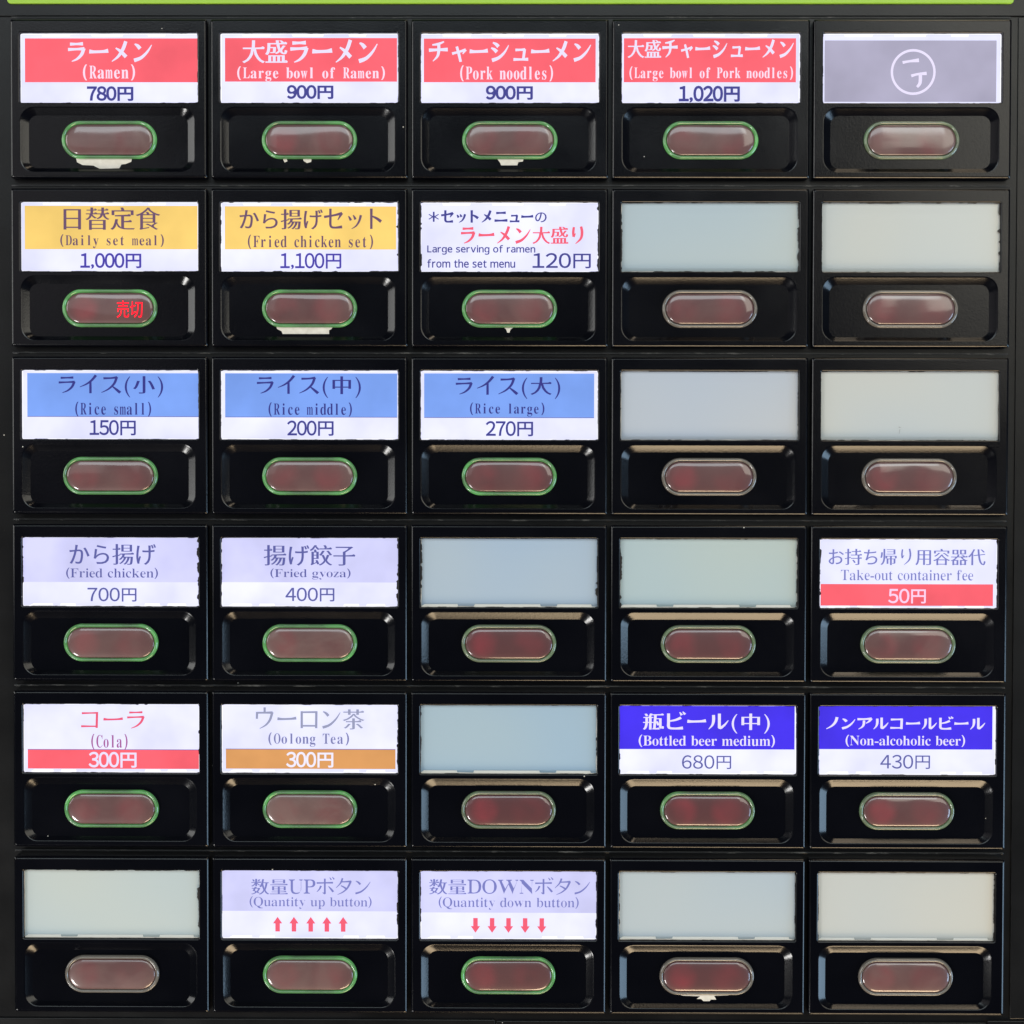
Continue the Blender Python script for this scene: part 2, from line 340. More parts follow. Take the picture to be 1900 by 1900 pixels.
def ribbon(pts, wf):
    """variable-width brush stroke -> closed polygon"""
    P = []
    n = len(pts)
    # sharp turns (hooks) stay sharp: split where direction changes by more than 60 degrees
    segs, cur = [], [pts[0]]
    for i in range(1, n):
        cur.append(pts[i])
        if i < n - 1:
            a = Vector((pts[i][0] - pts[i-1][0], pts[i][1] - pts[i-1][1])); c = Vector((pts[i+1][0] - pts[i][0], pts[i+1][1] - pts[i][1]))
            if a.angle(c) > math.radians(58): segs.append(cur); cur = [pts[i]]
    segs.append(cur)
    polys = []
    for sg in segs:
        Q = []
        m = len(sg)
        for i in range(m - 1):
            p0, p1, p2, p3 = sg[max(i-1, 0)], sg[i], sg[i+1], sg[min(i+2, m-1)]
            for k in range(5):
                t = k / 5
                Q.append([0.5 * (2*p1[j] + (p2[j]-p0[j])*t + (2*p0[j]-5*p1[j]+4*p2[j]-p3[j])*t*t + (3*p1[j]-p0[j]-3*p2[j]+p3[j])*t**3) for j in range(3)])
        Q.append(list(sg[-1]))
        L, Rr = [], []
        for i, q in enumerate(Q):
            a, c = Q[max(i-1, 0)], Q[min(i+1, len(Q)-1)]
            d = Vector((c[0]-a[0], c[1]-a[1])); d.normalize(); nn = Vector((-d.y, d.x)); h = q[2] * wf / 2
            e = Vector((0, 0))
            if i == 0: e = -d * h * .35
            if i == len(Q) - 1: e = d * h * .35
            L.append((q[0] + nn.x*h + e.x, q[1] + nn.y*h + e.y)); Rr.append((q[0] - nn.x*h + e.x, q[1] - nn.y*h + e.y))
        polys.append(L + Rr[::-1])
    return polys

_tmp = bpy.data.curves.new('glyph_source', 'FONT'); _tmp_o = bpy.data.objects.new('glyph_source', _tmp); COL.objects.link(_tmp_o)
_cache = {}
def outline(ch):
    """closed outline loops of one character of the built-in typeface"""
    if ch in _cache: return _cache[ch]
    _tmp.body = ch; _tmp.size = 1
    dg = bpy.context.evaluated_depsgraph_get(); dg.update()
    cu = _tmp_o.to_curve(dg, apply_modifiers=False)
    loops = []
    for s in cu.splines:
        pts = []
        if s.type == 'BEZIER':
            bp = s.bezier_points; n = len(bp)
            for i in range(n):
                a, b = bp[i], bp[(i + 1) % n]
                straight = ((a.handle_right - a.co).length < 1e-4 or abs((a.handle_right - a.co).normalized().dot((b.co - a.co).normalized())) > .9999) and \
                           ((b.handle_left - b.co).length < 1e-4 or abs((b.handle_left - b.co).normalized().dot((b.co - a.co).normalized())) > .9999)
                k = 1 if straight else 4
                for j in range(k):
                    t = j / k; u = 1 - t
                    p = a.co*u**3 + a.handle_right*3*u*u*t + b.handle_left*3*u*t*t + b.co*t**3
                    pts.append((p.x, p.y))
        else:
            pts = [(p.co.x, p.co.y) for p in s.points]
        q = []
        for p in pts:
            if not q or math.hypot(p[0]-q[-1][0], p[1]-q[-1][1]) > 1e-4: q.append(p)
        if len(q) > 1 and math.hypot(q[0][0]-q[-1][0], q[0][1]-q[-1][1]) < 1e-4: q.pop()
        if len(q) > 2: loops.append(q)
    _tmp_o.to_curve_clear()
    _cache[ch] = loops
    return loops

for _c in '大盛日替定食から揚げのり小中餃子お持ち帰用容器代茶瓶数量円売切＊(),０１２３４５６７８９':
    outline(_c)
for _c in 'ABCDFLNOPQRTUWabcdefghijklmnopqrstuvwyz':
    outline(chr((0x1D400 - 65 if _c.isupper() else 0x1D41A - 97) + ord(_c)))
for _c in 'Largesvinofmhtu':
    outline(chr((0x1D5A0 - 65 if _c.isupper() else 0x1D5BA - 97) + ord(_c)))

def inside(p, poly):
    x, y = p; c = False; n = len(poly)
    for i in range(n):
        x1, y1 = poly[i]; x2, y2 = poly[i-1]
        if (y1 > y) != (y2 > y) and x < (x2-x1)*(y-y1)/(y2-y1)+x1: c = not c
    return c
def area(poly): return sum(poly[i-1][0]*poly[i][1]-poly[i][0]*poly[i-1][1] for i in range(len(poly)))/2

def styled(ch, dx, dy, serif):
    """nest the loops, make outer ccw / holes cw, add the small triangles that end the horizontals, then swell by (dx, dy)"""
    loops = outline(ch); res = []
    for i, lp in enumerate(loops):
        depth = sum(1 for j, o in enumerate(loops) if j != i and inside(lp[0], o))
        hole = depth % 2 == 1
        if (area(lp) < 0) != hole: lp = lp[::-1]
        res.append((lp, hole, depth))
    out = []
    for lp, hole, depth in res:
        n = len(lp); new = []
        for i in range(n):
            p0, p1, p2, p3 = lp[i-1], lp[i], lp[(i+1) % n], lp[(i+2) % n]
            new.append(p1)
            # ccw outer: right end of a horizontal goes p1 (low) -> p2 (high), then back left
            if serif and not hole and abs(p2[0]-p1[0]) < .006 and .03 < p2[1]-p1[1] < .1 and abs(p1[1]-p0[1]) < .01 and p1[0]-p0[0] > .1 and abs(p3[1]-p2[1]) < .01 and p2[0]-p3[0] > .06:
                new += [(p2[0]+.012, p2[1]), (p2[0]-.035, p2[1]+.055), (p2[0]-.085, p2[1])]
        lp = [p for k, p in enumerate(new) if not (k and math.hypot(p[0]-new[k-1][0], p[1]-new[k-1][1]) < 1e-5)]
        n = len(lp); sw = []
        for i in range(n):
            a, b, c = lp[i-1], lp[i], lp[(i+1) % n]
            e1 = Vector((b[0]-a[0], b[1]-a[1])); e2 = Vector((c[0]-b[0], c[1]-b[1]))
            if e1.length < 1e-6 or e2.length < 1e-6: sw.append(b); continue
            e1.normalize(); e2.normalize()
            n1 = Vector((e1.y, -e1.x)); n2 = Vector((e2.y, -e2.x)); d = n1 + n2
            d = d / max(d.length_squared / 2, .5) if d.length > 1e-4 else n1
            sw.append((b[0] + d.x*dx, b[1] + d.y*dy))
        out.append((sw, hole, depth))
    return out

def fill(loops):
    """[(loop, is_hole, depth)] -> list of (verts, tris)"""
    res = []
    for i, (lp, hole, depth) in enumerate(loops):
        if hole: continue
        group = [lp] + [h for h, hh, d in loops if hh and d == depth + 1 and inside(h[0], lp)]
        flatv = [p for g in group for p in g]
        tris = tessellate_polygon([[Vector((x, y, 0)) for x, y in g] for g in group])
        res.append((flatv, tris))
    return res

def bold_serif(ch):
    if 'A' <= ch <= 'Z': return chr(0x1D400 + ord(ch) - 65)
    if 'a' <= ch <= 'z': return chr(0x1D41A + ord(ch) - 97)
    return ch
def sans(ch):
    if 'A' <= ch <= 'Z': return chr(0x1D5A0 + ord(ch) - 65)
    if 'a' <= ch <= 'z': return chr(0x1D5BA + ord(ch) - 97)
    return ch
def fullwidth(ch): return chr(0xFF10 + ord(ch) - 48) if ch.isdigit() else ch

def layout(text, style, wt):
    """pieces [(verts, tris)] in em space. wt = weight of the strokes"""
    pieces = []; x = 0.0
    for ch in text:
        if style == 'title' and (ch in KATA or ch in SMALL):
            k = SMALL.get(ch, ch); sc = .74 if ch in SMALL else 1.0
            for st in KATA[k]:
                for poly in ribbon(st, (wt if wt > 1.2 else wt * .9) / sc ** .5):
                    poly = [(x + (.13 if ch in SMALL else 0) + px_*sc, -.06 + py_*sc*.98) for px_, py_ in poly]
                    tr = tessellate_polygon([[Vector((a, b, 0)) for a, b in poly]])
                    pieces.append((poly, tr))
            x += 1.0 if ch not in SMALL else .92; continue
        if style == 'title':
            if ch in '()':
                lp = styled(ch, -.012 + .02*(wt-1), 0, False); adv = .5; sc = (1.15, 1.15)
            elif ch.isascii():
                lp = styled(bold_serif(ch), -.030, .004, False); adv = None; sc = (1.18, 1.18)
            else:
                hira = 0x3040 <= ord(ch) <= 0x309F
                lp = styled(ch, min(.012 + .03*(wt-1), .014), .0, False) if hira else styled(ch, .019 + .03*(wt-1), max(-.012 + .014*(wt-1), -.012), True); adv = 1.0; sc = (1, 1)
        elif style in ('mono', 'prop'):
            lp = styled(bold_serif(ch), (-.030 if ch.isalpha() else -.006) + .03*(wt-1), -.004, False); adv = .56 if style == 'mono' else None; sc = (1, 1)
            if ch in '()':
                ly = [p[1] for l, _, _ in lp for p in l]; a0, a1 = min(ly), max(ly)
                lp = [([(px_*.9, -.10 + (py_-a0)/(a1-a0)*.84) for px_, py_ in l], h, dd) for l, h, dd in lp]
        elif style == 'sans':
            lp = styled(sans(ch), .012*(wt-1), .012*(wt-1), False); adv = None; sc = (1, 1)
        elif style in ('price', 'wideprice'):
            lp = styled(fullwidth(ch), .02*(wt-1), .02*(wt-1), False); adv = (.54 if style == 'price' else .64) if ch.isdigit() else (.28 if ch == ',' else 1.02); sc = (1, 1)
            if ch.isdigit(): lp = [([(px_*(.95 if style == 'price' else 1.05), -.055 + py_*1.16) for px_, py_ in l], h, dd) for l, h, dd in lp]
        else:
            lp = styled(ch, .02*(wt-1), .02*(wt-1), False); adv = 1.0; sc = (1, 1)
        if ch == ' ': x += .5 if style == 'mono' else .30; continue
        xs = [p[0] for l, _, _ in lp for p in l]; lo, hi = min(xs), max(xs); gw = (hi - lo) * sc[0]
        fx = sc[0]
        if adv is None:
            adv = gw + (.055 if style != 'sans' else .075); off = x + .03 - lo*fx
        elif style == 'mono':
            if gw > adv*.93: fx *= adv*.93/gw
            off = x + adv/2 - (lo+hi)/2*fx
        elif style in ('price', 'wideprice'):
            off = x + adv/2 - (lo+hi)/2*fx
        elif ch in '()': off = x + adv/2 - (lo+hi)/2*fx
        else: off = x
        for v, t in fill(lp): pieces.append(([(off + a*fx, b*sc[1]) for a, b in v], t))
        x += adv
    return pieces

def text_mesh(name, text, style, wt, box, y, mat):
    """box = (x0, x1, z0, z1) in the button's own units; the ink fills it exactly"""
    pc = layout(text, style, wt)
    xs = [p[0] for v, _ in pc for p in v]; ys = [p[1] for v, _ in pc for p in v]
    x0, x1, z0, z1 = box; sx = (x1-x0)/(max(xs)-min(xs)); sz = (z1-z0)/(max(ys)-min(ys))
    V, Fc = [], []
    for k, (v, t) in enumerate(pc):
        i0 = len(V)
        V += [(x0 + (a-min(xs))*sx, y - .02*(k % 9), z0 + (b-min(ys))*sz) for a, b in v]
        for tri in t:
            a, b, c = (V[i0+q] for q in tri)
            cr_ = (b[0]-a[0])*(c[2]-a[2]) - (b[2]-a[2])*(c[0]-a[0])
            if abs(cr_) < 1e-9: continue
            Fc.append(tuple(i0+q for q in (tri if cr_ > 0 else tri[::-1])))
    me = bpy.data.meshes.new(name); me.from_pydata([(a*U, b*U, c*U) for a, b, c in V], [], Fc); me.materials.append(mat); me.update()
    return me

def poly_mesh(name, poly, y, mat, thick=0):
    """flat sheet from an (x, z) outline; thick > 0 gives it real thickness towards the back"""
    tris = tessellate_polygon([[Vector((a, b, 0)) for a, b in poly]])
    V = [(a, y, b) for a, b in poly]; Fc = []
    for t in tris:
        a, b, c = (V[q] for q in t)
        cr_ = (b[0]-a[0])*(c[2]-a[2]) - (b[2]-a[2])*(c[0]-a[0])
        Fc.append(tuple(t) if cr_ > 0 else tuple(t[::-1]))
    if thick:
        n = len(V); V += [(a, y + thick, b) for a, b in poly]
        for i in range(n): Fc.append((i, (i+1) % n, n + (i+1) % n, n + i))
        return mesh_from(name, V, Fc, mat)
    me = bpy.data.meshes.new(name); me.from_pydata([(a*U, b*U, c*U) for a, b, c in V], [], Fc); me.materials.append(mat); me.update()
    return me

# ------------------------------------------------------------------ the ticket machine's front
def mk_empty(name, loc, label, cat, group=None):
    o = bpy.data.objects.new(name, None); COL.objects.link(o); o.location = [v * U for v in loc]; o.empty_display_size = .01
    o['label'] = label; o['category'] = cat
    if group: o['group'] = group
    return o

def slab(name, x0, x1, z0, z1, yf, yb, mat, parent, r=1.0, bev=.8, label=None):
    b = Build()
    b.loops([(rrect(x0, x1, z0, z1, r + bev, 5), yb), (rrect(x0, x1, z0, z1, r + bev, 5), yf + bev), (rrect(x0 + bev*.3, x1 - bev*.3, z0 + bev*.3, z1 - bev*.3, r + bev*.7, 5), yf + bev*.3), (rrect(x0 + bev, x1 - bev, z0 + bev, z1 - bev, r, 5), yf)])
    b.f.append(tuple(b.ring(rrect(x0 + bev, x1 - bev, z0 + bev, z1 - bev, r, 5), yf)))
    return obj(name, mesh_from(name, b.v, b.f, mat, 30), parent, label=label)

machine = mk_empty('ticket_machine', (0, 12, -950), 'black front of a meal ticket machine that carries the rows of menu buttons', 'ticket machine')
MZ = 950
def mslab(*a, **k):
    a = list(a); a[3] += MZ; a[4] += MZ; return slab(*a, **k)
mslab('front_panel', -1400, 1400, -1400, 1400, 0, 60, MAT['panel'], machine)
mslab('header_band', -1396, 1396, 931, 1396, -4, 8, MAT['panel'], machine)
mslab('side_border', 938, 1396, -932, 929, -2.5, 8, MAT['panel'], machine)
mslab('bottom_band', -1396, -25, -1390, -938, -3, 8, MAT['panel'], machine)
mslab('bottom_band', -22, 893, -1390, -940, -3, 8, MAT['panel'], machine)
mslab('bottom_band', 896, 1396, -1390, -936, -4, 8, MAT['panel'], machine)
mslab('green_trim', -930, 928, 952.5, 1300, -9, 2, MAT['green'], machine, r=5, bev=2, label='bright lime green strip along the top')

for r_ in range(6):
    zt = (2.5 - r_) * 310.2 + 145.5
    mslab('row_rail', -925, 924, zt + 6.5, zt + 10, -1.5, 6, MAT['rail'], machine, r=.4, bev=.9)

# ------------------------------------------------------------------ menu buttons
K1, K2 = 780/1900, 420/1900
CROP = {'A': (0, 0, K1), 'B': (740, 0, K1), 'C': (1480, 0, K2), 'D': (0, 340, K1), 'E': (740, 340, K1), 'G': (0, 650, K1), 'H': (740, 650, K1),
        'I': (0, 960, K1), 'J': (740, 960, K1), 'K': (1480, 960, K2), 'L': (0, 1270, K1), 'M': (740, 1270, K1), 'N': (1480, 1270, 420/1267),
        'O': (0, 1580, K1), 'P': (740, 1580, K1)}
class Card:
    """measurements of one card, taken inside its window, turned into the button's own units"""
    def __init__(s, win): s.w = win
    def x(s, v): return -WX + (v - s.w[0]) / (s.w[2] - s.w[0]) * 2 * WX
    def z(s, v): return WZ1 - (v - s.w[1]) / (s.w[3] - s.w[1]) * (WZ1 - WZ0)
    def box(s, b): return (s.x(b[0]), s.x(b[2]), s.z(b[3]), s.z(b[1]))

def jag(x0, x1, z0, z1, amp, step=9, notch_top=(), notch_bot=(), depth=4.0):
    """rectangle with hand-cut edges; notches bare the lit diffuser behind"""
    def edge(a, b, fixed, horizontal, sgn, notches):
        n = max(2, int(abs(b-a)/step)); pts = []
        ts = [i/n for i in range(n)]
        for n0, n1 in notches: ts += [n0, n0+.004, n1-.004, n1]
        for t in sorted(ts):
            v = a + (b-a)*t; frac = (v-x0)/(x1-x0) if horizontal else 0
            off = R.uniform(0, amp)
            for n0, n1 in notches:
                lo, hi = n0, n1
                tt = frac if b > a else 1 - (1-frac)
                if lo < tt < hi: off = depth
            pts.append((v, fixed - sgn*off) if horizontal else (fixed - sgn*off, v))
        return pts
    nb = [(a, b) for a, b in notch_bot]; ntp = [(1-b, 1-a) for a, b in notch_top]
    p = edge(x0, x1, z0, True, -1, nb)
    p += edge(z0, z1, x1, False, 1, ())
    q = []
    n = max(2, int((x1-x0)/step)); ts = [i/n for i in range(n)]
    for a, b in ntp: ts += [a, a+.004, b-.004, b]
    for t in sorted(ts):
        off = R.uniform(0, amp)
        for a, b in ntp:
            if a < t < b: off = depth
        q.append((x1 - (x1-x0)*t, z1 - off))
    p += q
    p += edge(z1, z0, x0, False, -1, ())
    return p

def gasket_mesh(chips):
    """thin dark lip round the window with a worn inner edge. chips = (left, right, top, bottom) depth of the wear"""
    l, r, t, b = chips
    outer = [(-WX-.5, WZ0-.5), (WX+.5, WZ0-.5), (WX+.5, WZ1+.5), (-WX-.5, WZ1+.5)]
    inner = []
    def worn(n, base, a):
        out = []; v = 0
        for i in range(n):
            if R.random() < .3: v = R.uniform(0, 1) ** 2 * a
            out.append(base + v * R.uniform(.6, 1))
        return out
    n = 80; d = worn(n, .5, b)
    for i in range(n): inner.append((-WX + 2 + (2*WX-4)*i/n, WZ0 + d[i]))
    d = worn(46, .6, r)
    for i in range(46): inner.append((WX - d[i], WZ0 + 2 + (WZ1-WZ0-4)*i/46))
    d = worn(n, .5, t)
    for i in range(n): inner.append((WX - 2 - (2*WX-4)*i/n, WZ1 - d[i]))
    d = worn(46, .6, l)
    for i in range(46): inner.append((-WX + d[i], WZ1 - 2 - (WZ1-WZ0-4)*i/46))
    loops = [[Vector((a, c, 0)) for a, c in outer], [Vector((a, c, 0)) for a, c in inner]]
    V = [(a, -3.2, c) for a, c in outer + inner]
    return mesh_from('window_gasket', V, [tuple(t_) for t_ in tessellate_polygon(loops)], MAT['gasket'])

def scrap(parent, pts):
    obj('paper_scrap', poly_mesh('paper_scrap', pts, FLOOR - 1.2, MAT['scrap'], 1.6), parent, (0, 0, BZ), label='torn white paper scrap stuck below the button')

TOPN = ((.12, .28), (.40, .58), (.72, .82))
BOTN = ((.06, .17), (.21, .30), (.69, .78), (.82, .93))
BLANKN = ((.02, .21), (.30, .68), (.77, .97))
HAZE_FILM = [(.7,.6,.6,.55,.85), (.4,.4,.5,.35,.5), (.5,.6,.25,.35,.45), (.45,.8,.05,.2,.5), (.5,.85,.0,.05,.3), (.6,.6,.15,.05,.55)]   # room-reflection haze, with finger film, painted into each lens
LIGHT_TINT = {(1,3): (.355,.415,.445), (1,4): (.425,.440,.425), (2,3): (.385,.415,.465), (2,4): (.430,.442,.430), (3,2): (.310,.385,.475), (3,3): (.350,.420,.430),  # cool and warm room light painted into each blank card's colour
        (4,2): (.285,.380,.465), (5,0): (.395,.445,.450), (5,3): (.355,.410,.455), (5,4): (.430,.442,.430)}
GROUP = 'menu buttons in rows on the ticket machine'

UNITS = {
 (0,0): dict(crop='A', win=(88,150,892,466), rim=.9, label='lit menu button with red ramen card at 780 yen above torn paper scrap', notch='t',
    bands=[('red',110,172,890,370)], texts=[('title','ラーメン','title',1.3,'brightwhite',(305,183,685,280)), ('translation','(Ramen)','mono',2.3,'redwhite',(372,290,608,362)), ('price','780円','price',2.6,'navy',(390,388,600,455))],
    scrap=[(-62,-33),(42,-33),(40,-40),(30,-44),(22,-45),(18,-52),(-18,-53),(-30,-47),(-50,-46),(-60,-41)]),
 (0,1): dict(crop='A', win=(995,150,1800,478), rim=.9, label='lit menu button with red card for a large bowl of ramen at 900 yen', notch='t',
    bands=[('red',1015,172,1792,376)], texts=[('title','大盛ラーメン','title',1.3,'brightwhite',(1092,178,1705,290)), ('translation','(Large bowl of Ramen)','mono',2.3,'redwhite',(1070,305,1738,376)), ('price','900円','price',2.6,'navy',(1295,392,1505,458))],
    scrap=[(-50,-33),(-42,-33),(-41,-39),(-46,-41)], scrap2=[(-12,-33),(4,-33),(3,-40),(-5,-42),(-11,-38)]),
 (0,2): dict(crop='B', win=(103,152,900,478), rim=.9, label='lit menu button with red card for pork noodles at 900 yen', notch='t',
    bands=[('red',118,175,885,378)], texts=[('title','チャーシューメン','title',1.3,'brightwhite',(140,185,865,285)), ('translation','(Pork noodles)','mono',2.3,'redwhite',(280,300,695,374)), ('price','900円','price',2.6,'navy',(395,394,605,460))],
    scrap=[(-24,-33),(26,-33),(24,-39),(16,-40),(14,-46),(-16,-46),(-18,-41)]),
 (0,3): dict(crop='B', win=(1008,148,1813,470), rim=.9, label='lit menu button with red card for a large bowl of pork noodles', notch='t',
    bands=[('red',1020,170,1795,372)], texts=[('title','大盛チャーシューメン','title',1.3,'brightwhite',(1035,175,1785,262)), ('translation','(Large bowl of Pork noodles)','mono',2.3,'redwhite',(1045,300,1782,368)), ('price','1,020円','price',2.6,'navy',(1268,388,1543,466))]),
 (0,4): dict(crop='C', win=(220,262,1715,862), rim=.25, label='lit menu button with grey card bearing only a white circled emblem', notch='t',
    bands=[('grey',240,320,1675,845)], texts=[], emblem=True),
 (1,0): dict(crop='D', win=(97,88,897,398), rim=.9, label='lit menu button with yellow daily set meal card and glowing red sold-out letters', notch='t',
    bands=[('yellow',115,105,893,298)], texts=[('title','日替定食','title',1.0,'plum',(290,112,728,212)), ('translation','(Daily set meal)','mono',1.9,'plum',(275,232,742,294)), ('price','1,000円','price',2.0,'yel2',(365,315,640,386))], sold=True),
 (1,1): dict(crop='D', win=(1005,90,1800,404), rim=.9, label='lit menu button with yellow card for fried chicken set at 1,100 yen', notch='t',
    bands=[('yellow',1022,108,1788,302)], texts=[('title','から揚げセット','title',1.15,'plum',(1088,118,1725,212)), ('translation','(Fried chicken set)','mono',1.9,'plum',(1125,236,1685,300)), ('price','1,100円','price',1.7,'yel2',(1270,318,1543,392))],
    scrap=[(-62,-33),(44,-33),(40,-38),(36,-40),(36,-47),(-50,-47),(-52,-42),(-60,-38)], chips=(2,5,2,2)),
 (1,2): dict(crop='E', win=(103,95,892,405), rim=.9, label='lit menu button with white card, black and red writing, 120 yen large serving', notch='t',
    bands=[], texts=[('title','＊セットメニューの','title',1.5,'navy',(138,130,662,186)), ('title','ラーメン大盛り','title',1.25,'inkred',(282,200,825,280)), ('translation','Large serving of ramen','sans',2.4,'navy',(133,285,612,328)), ('translation','from the set menu','sans',2.4,'navy',(133,348,523,386)), ('price','120円','wideprice',1.5,'navy',(600,320,858,388))],
    scrap=[(-12,-33),(10,-33),(2,-38),(0,-44),(-4,-44),(-6,-38)], chips=(3,4,1,1)),
 (1,3): dict(rim=.0, label='unlit menu button with blank card beside the white 120 yen set menu card', chips=(3,6,1.5,2.5)),
 (1,4): dict(rim=0, label='unlit menu button with blank card directly below the grey circled emblem card', chips=(1,6,1.5,1)),
 (2,0): dict(crop='G', win=(98,90,903,400), rim=.9, label='lit menu button with blue card for small rice at 150 yen',
    bands=[('blue',122,104,900,298)], line=298, texts=[('title','ライス(小)','title',1.1,'dkblue',(265,110,740,212)), ('translation','(Rice small)','mono',1.9,'dkblue',(340,232,685,297)), ('price','150円','price',1.8,'navy',(405,313,615,382))]),
 (2,1): dict(crop='G', win=(1010,92,1803,400), rim=.9, label='lit menu button with blue card for middle rice at 200 yen',
    bands=[('blue',1028,106,1797,300)], line=300, texts=[('title','ライス(中)','title',1.1,'dkblue',(1170,113,1635,215)), ('translation','(Rice middle)','mono',1.9,'dkblue',(1222,235,1595,297)), ('price','200円','price',1.8,'navy',(1305,315,1513,383))]),
 (2,2): dict(crop='H', win=(105,92,892,402), rim=.9, label='lit menu button with blue card for large rice at 270 yen',
    bands=[('blue',122,105,875,302)], line=302, texts=[('title','ライス(大)','title',1.1,'dkblue',(262,115,725,218)), ('translation','(Rice large)','mono',1.9,'dkblue',(325,235,655,297)), ('price','270円','price',1.8,'navy',(395,317,605,385))]),
 (2,3): dict(rim=0, label='unlit menu button with blank card beside the blue large rice card', chips=(1,1,1,1.5)),
 (2,4): dict(rim=0, label='unlit menu button with blank scratched card, two rows above the non-alcoholic beer card', chips=(1,1,1.5,1.5)),
 (3,0): dict(crop='I', win=(108,88,897,400), rim=.9, label='lit menu button with pale lavender card for fried chicken at 700 yen', notch='b', chips=(3,5,1,1),
    bands=[('lavender',110,90,895,290)], texts=[('title','から揚げ','title',1.0,'softnavy',(318,118,705,212)), ('translation','(Fried chicken)','prop',1.35,'softnavy',(303,225,713,275)), ('price','700円','wideprice',1.45,'softnavy',(398,315,617,378))]),
 (3,1): dict(crop='I', win=(1012,85,1800,400), rim=.9, label='lit menu button with pale lavender card for fried gyoza at 400 yen', notch='b', chips=(2,4,1,1),
    bands=[('lavender',1014,87,1798,288)], texts=[('title','揚げ餃子','title',1.0,'softnavy',(1200,118,1608,212)), ('translation','(Fried gyoza)','prop',1.35,'softnavy',(1230,225,1587,275)), ('price','400円','wideprice',1.45,'softnavy',(1297,312,1515,375))]),
 (3,2): dict(rim=.25, label='unlit menu button with blank card beside the fried gyoza card', chips=(4,5,1,1), notch='n'),
 (3,3): dict(rim=.25, label='unlit menu button with blank card directly above the bottled beer card', chips=(5,2,1.5,1), notch='n'),
 (3,4): dict(crop='K', win=(190,168,1685,755), rim=.25, label='lit menu button with white and red card for take-out container fee', notch='b', chips=(3,3,1,1),
    bands=[('red',200,552,1650,735)], texts=[('title','お持ち帰り用容器代','title',.92,'paleink',(265,250,1585,390)), ('translation','Take-out container fee','prop',1.25,'paleink',(368,430,1482,520)), ('price','50円','wideprice',1.8,'pinkw',(768,590,1085,715))]),
 (4,0): dict(crop='L', win=(105,85,895,397), rim=.9, label='lit menu button with white card in red writing for cola at 300 yen', notch='b', chips=(2,3,2.5,1),
    bands=[('red',125,293,892,380)], line=293, texts=[('title','コーラ','title',1.0,'cola',(365,118,650,197)), ('translation','(Cola)','mono',1.9,'colainkk',(410,222,573,292)), ('price','300円','price',2.0,'brightwhite',(398,303,613,375))]),
 (4,1): dict(crop='L', win=(1010,82,1798,397), rim=.9, label='lit menu button with white card and brown price strip for oolong tea at 300 yen', notch='b', chips=(1,2.5,1,1),
    bands=[('brown',1028,288,1785,378)], line=288, texts=[('title','ウーロン茶','title',1.05,'teagrey',(1162,97,1648,197)), ('translation','(Oolong Tea)','mono',1.9,'oolink',(1218,212,1578,277)), ('price','300円','price',2.0,'teaprice',(1297,300,1508,372))]),
 (4,2): dict(rim=.25, label='unlit menu button with blank bluish card between the oolong tea and bottled beer cards', chips=(2,3,1,1), notch='n'),
 (4,3): dict(crop='M', win=(1003,87,1787,402), rim=.5, label='lit menu button with deep blue card for a medium bottled beer at 680 yen', notch='b', chips=(2.5,3,1,1),
    bands=[('beer',1003,90,1780,288)], texts=[('title','瓶ビール(中)','title',1.25,'brightwhite',(1108,115,1670,215)), ('translation','(Bottled beer medium)','prop',1.7,'brightwhite',(1090,222,1693,278)), ('price','680円','wideprice',1.15,'softnavy',(1282,315,1500,378))]),
 (4,4): dict(crop='N', win=(133,110,1108,502), rim=.25, label='lit menu button with deep blue card for non-alcoholic beer at 430 yen', notch='b', chips=(2,2,1,1),
    bands=[('beer',135,112,1090,357)], texts=[('title','ノンアルコールビール','title',1.4,'brightwhite',(175,168,1050,245)), ('translation','(Non-alcoholic beer)','prop',1.7,'brightwhite',(283,275,940,342)), ('price','430円','wideprice',1.15,'softnavy',(475,388,748,468))]),
 (5,0): dict(rim=0, label='unlit menu button with blank card directly below the cola card', chips=(1,6,2,1), notch='n'),
 (5,1): dict(crop='O', win=(1008,85,1795,397), rim=.9, label='lit menu button for quantity up with five red arrows pointing up', notch='b', chips=(1,3.5,1,1),
    bands=[('lavender',1010,87,1793,272)], texts=[('title','数量UPボタン','title',.92,'paleink',(1138,115,1672,197)), ('translation','(Quantity up button)','prop',1.25,'paleink',(1132,205,1677,262))], arrows=('up',(1257,1330,1405,1477,1550),298,365)),
 (5,2): dict(crop='P', win=(100,90,885,397), rim=.9, label='lit menu button for quantity down with five red arrows pointing down', notch='b', chips=(2.5,2,1,1),
    bands=[('lavender',102,92,883,278)], texts=[('title','数量DOWNボタン','title',.92,'paleink',(138,118,855,197)), ('translation','(Quantity down button)','prop',1.25,'paleink',(182,207,805,265))], arrows=('down',(346,420,493,567,641),302,368)),
 (5,3): dict(rim=0, label='unlit menu button with blank card between quantity down and the bottom end button', chips=(2.5,2,1.5,1), notch='n',
    scrap=[(-62,-32),(56,-32),(40,-36),(14,-37),(18,-44),(8,-44),(6,-47),(-6,-47),(-10,-43),(-18,-43),(-12,-38),(-44,-37)]),
 (5,4): dict(rim=0, label='unlit menu button with blank card two below the take-out fee card', chips=(2,3,1.5,1), notch='n'),
}

